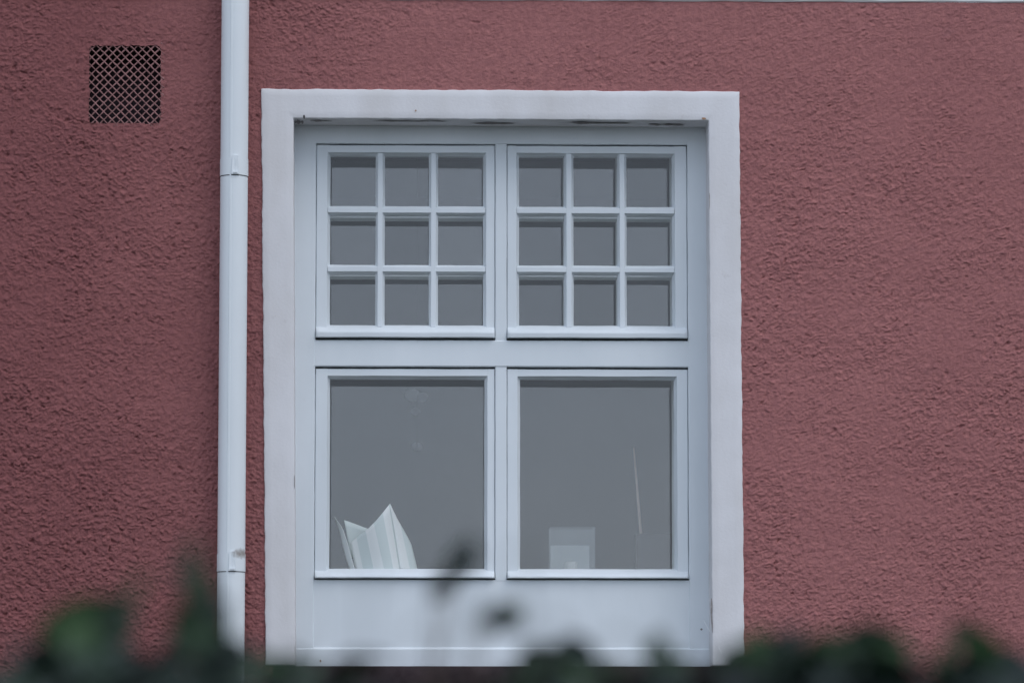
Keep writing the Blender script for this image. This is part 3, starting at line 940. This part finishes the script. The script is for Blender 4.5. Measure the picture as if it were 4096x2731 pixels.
def add_leaf(pos, rot, s=1.0, mi=None):
    o = bpy.data.objects.new('leaf', LM[random.randrange(3) if mi is None else mi])
    COL.objects.link(o); o.parent = hedge
    o.matrix_parent_inverse = Matrix.Translation((0, -HY, 0))
    o.rotation_euler = rot.to_euler(); o.location = pos; o.scale = (s, s, s)
    return o
def face_rot(roll, pitch=0.0):
    """leaf blade turned to the street with its tip rolled in the facade plane"""
    b = Matrix(((1, 0, 0), (0, 0, -1), (0, 1, 0)))          # leaf y -> world z, leaf z -> world -y
    return Matrix.Rotation(roll, 3, 'Y') @ Matrix.Rotation(pitch, 3, 'X') @ b
# outline of the hedge top read along the street (photo px), sampled at the hedge's own distance
CONT_ = [(-900, 2560), (-300, 2590), (0, 2690), (150, 2650), (230, 2560), (450, 2540), (520, 2590), (640, 2640), (760, 2600), (880, 2740), (980, 2750), (1100, 2670), (1180, 2660), (1300, 2700), (1500, 2760),
        (1700, 2770), (1900, 2740), (2030, 2680), (2150, 2640), (2260, 2650), (2400, 2690), (2560, 2720), (2700, 2680), (2850, 2670), (2990, 2640), (3100, 2640), (3250, 2640), (3400, 2610), (3560, 2650),
        (3650, 2720), (3760, 2680), (3880, 2640), (4000, 2690), (4120, 2720), (4400, 2650), (5000, 2560)]
CONT = [(p, q - (25 if 3000 < p < 4000 else 0)) for p, q in CONT_]
cx_ = [at(p, q, HY).x for p, q in CONT]; cz_ = [at(p, q - 30, HY).z for p, q in CONT]
def htop(x): return float(np.interp(x, cx_, cz_))
n_leaf = 0
# leaves that stand out above the mass: (px, py, roll in degrees, scale, depth offset)
OUT = [(300, 2470, 80, 1.3, 0), (360, 2440, 95, 1.2, .05), (470, 2400, 60, 1.0, -.08), (420, 2490, 20, 1.1, .03), (560, 2330, 30, .45, -.35), (770, 2215, 15, .55, -.25), (800, 2380, 10, .95, -.1), (830, 2430, 60, .9, -.12),
       (880, 2570, 70, 1.2, 0), (930, 2620, 110, 1.1, .02), (730, 2560, 40, .9, .1), (1000, 2600, 60, .7, .1),
       (1855, 2225, 25, 1.0, .05), (1835, 2250, 70, .6, .10), (1775, 2340, 40, .75, .12), (2075, 2225, -20, .22, -.8), (2025, 2458, 65, .95, .10), (2000, 2475, 95, .8, .05), (1920, 2462, 85, .30, -.6), (1700, 2520, 60, .22, -1.3), (1880, 2500, 80, .20, -1.3), (2220, 2500, -70, .22, -1.2), (2470, 2560, -60, .22, -1.2), (1480, 2290, 10, .18, -.9), (2330, 2590, -40, .8, .1), (2625, 2590, 10, .75, .1), (2680, 2640, 60, .8, .05),
       (2150, 2590, 70, .9, 0), (2230, 2600, 30, .8, .1), (2930, 2605, 60, .8, .1), (3130, 2570, 40, .9, .05), (3060, 2600, -20, .9, .05), (3310, 2560, 75, 1.1, -.05), (3470, 2530, 80, 1.1, 0), (3420, 2600, 20, 1.1, .05), (3530, 2580, 30, .9, .1),
       (3890, 2520, 115, 1.0, .05), (3950, 2580, 125, 1.2, 0), (4040, 2620, 120, .9, .1), (3780, 2600, 20, .8, .1), (140, 2640, 40, .9, .1), (1180, 2640, 80, .8, .1)]
OUT = [(a_, b_ + (28 if b_ > 2395 and not 1700 < a_ < 2100 else 0), c_, d_, e_) for a_, b_, c_, d_, e_ in OUT]
for (px, py, rl, sc, dy) in OUT:
    Y = HY + dy
    q = at(px, py, Y)
    rot = face_rot(R(rl), random.uniform(-.35, .15))
    base = q - rot @ Vector((0, .021 * sc, 0))
    add_leaf(base, rot, sc * 1.05); n_leaf += 1
    foot = Vector((base.x + random.uniform(-.02, .02), HY + dy * .5, htop(base.x) - .05))
    tube(twigs, [foot, foot.lerp(base, .5) + Vector((random.uniform(-.006, .006), 0, .004)), base], [.0012, .0009, .0006], 5)
for (px, py, rl, sc, dy) in OUT:
    if sc < .5 or (1700 < px < 2100 and py < 2500): continue
    for k in range(2):
        q = at(px + random.uniform(-90, 90), py + random.uniform(40, 100), HY + dy + random.uniform(-.12, .12))
        rot = face_rot(R(rl + random.uniform(-70, 70)), random.uniform(-.8, .5))
        add_leaf(q - rot @ Vector((0, .02 * sc, 0)), rot, sc * random.uniform(.7, 1.0)); n_leaf += 1
# leaf mass in view
while n_leaf < 290:
    x = random.uniform(-0.75, 0.35); dy = random.uniform(-.22, .25)
    z = htop(x) - .004 - abs(random.gauss(0, .022))
    add_leaf(Vector((x, HY + dy, z)), rnd_rot(), random.uniform(.7, 1.1)); n_leaf += 1
# the rest of the hedge as one mass of leaves
NL = 34000
rs = np.random.RandomState(5)
fv = []; ff = []
lp = [(-.35, .0, 0), (0, 0, -.05), (.35, .0, 0), (.5, .5, .08), (0, .5, -.02), (-.5, .5, .08), (0, 1.0, -.08)]
lf = [(0, 1, 4, 5), (1, 2, 3, 4), (5, 4, 6), (4, 3, 6)]
LPa = np.array(lp) * np.array([.024, .042, .042])
for i in range(NL):
    x = rs.uniform(-3.2, 3.0); dy = rs.uniform(-.36, .36)
    zt = htop(x) - .02 - .10 * (abs(dy) / .36) ** 2
    z = zt - rs.beta(.8, 2.2) * (zt - .12)
    if i < 12000:
        x = rs.uniform(-.9, .5); dy = rs.uniform(-.3, .3); z = htop(x) - .018 - .03 * (dy / .3) ** 2 - abs(rs.normal(0, .05))
    elif abs(dy) < .24 and z < zt - .16 and rs.rand() < .8:
        dy = math.copysign(rs.uniform(.24, .36), dy)
    rot = np.array(rnd_rot())
    P = LPa * rs.uniform(.7, 1.1) @ rot.T + np.array([x, HY + dy, z])
    b = len(fv); fv.extend(map(tuple, P)); ff.extend(tuple(b + k for k in q) for q in lf)
mb = MB(); mb.v = fv; mb.f = ff
fo = mb.build('foliage', M['leaf'], hedge, True, fix=False); fo['kind'] = 'stuff'
for i in range(26):
    x = -3.1 + i * .24 + random.uniform(-.05, .05); y = HY + random.uniform(-.12, .12)
    P = [Vector((x, y, -.02))]
    for s in range(5):
        P.append(P[-1] + Vector((random.uniform(-.05, .05), random.uniform(-.05, .05), (htop(x) - .06) / 5)))
    tube(twigs, P, [.014, .012, .010, .008, .005, .002], 7)
tw = twigs.build('stems', M['bark'], hedge, True); tw['kind'] = 'stuff'
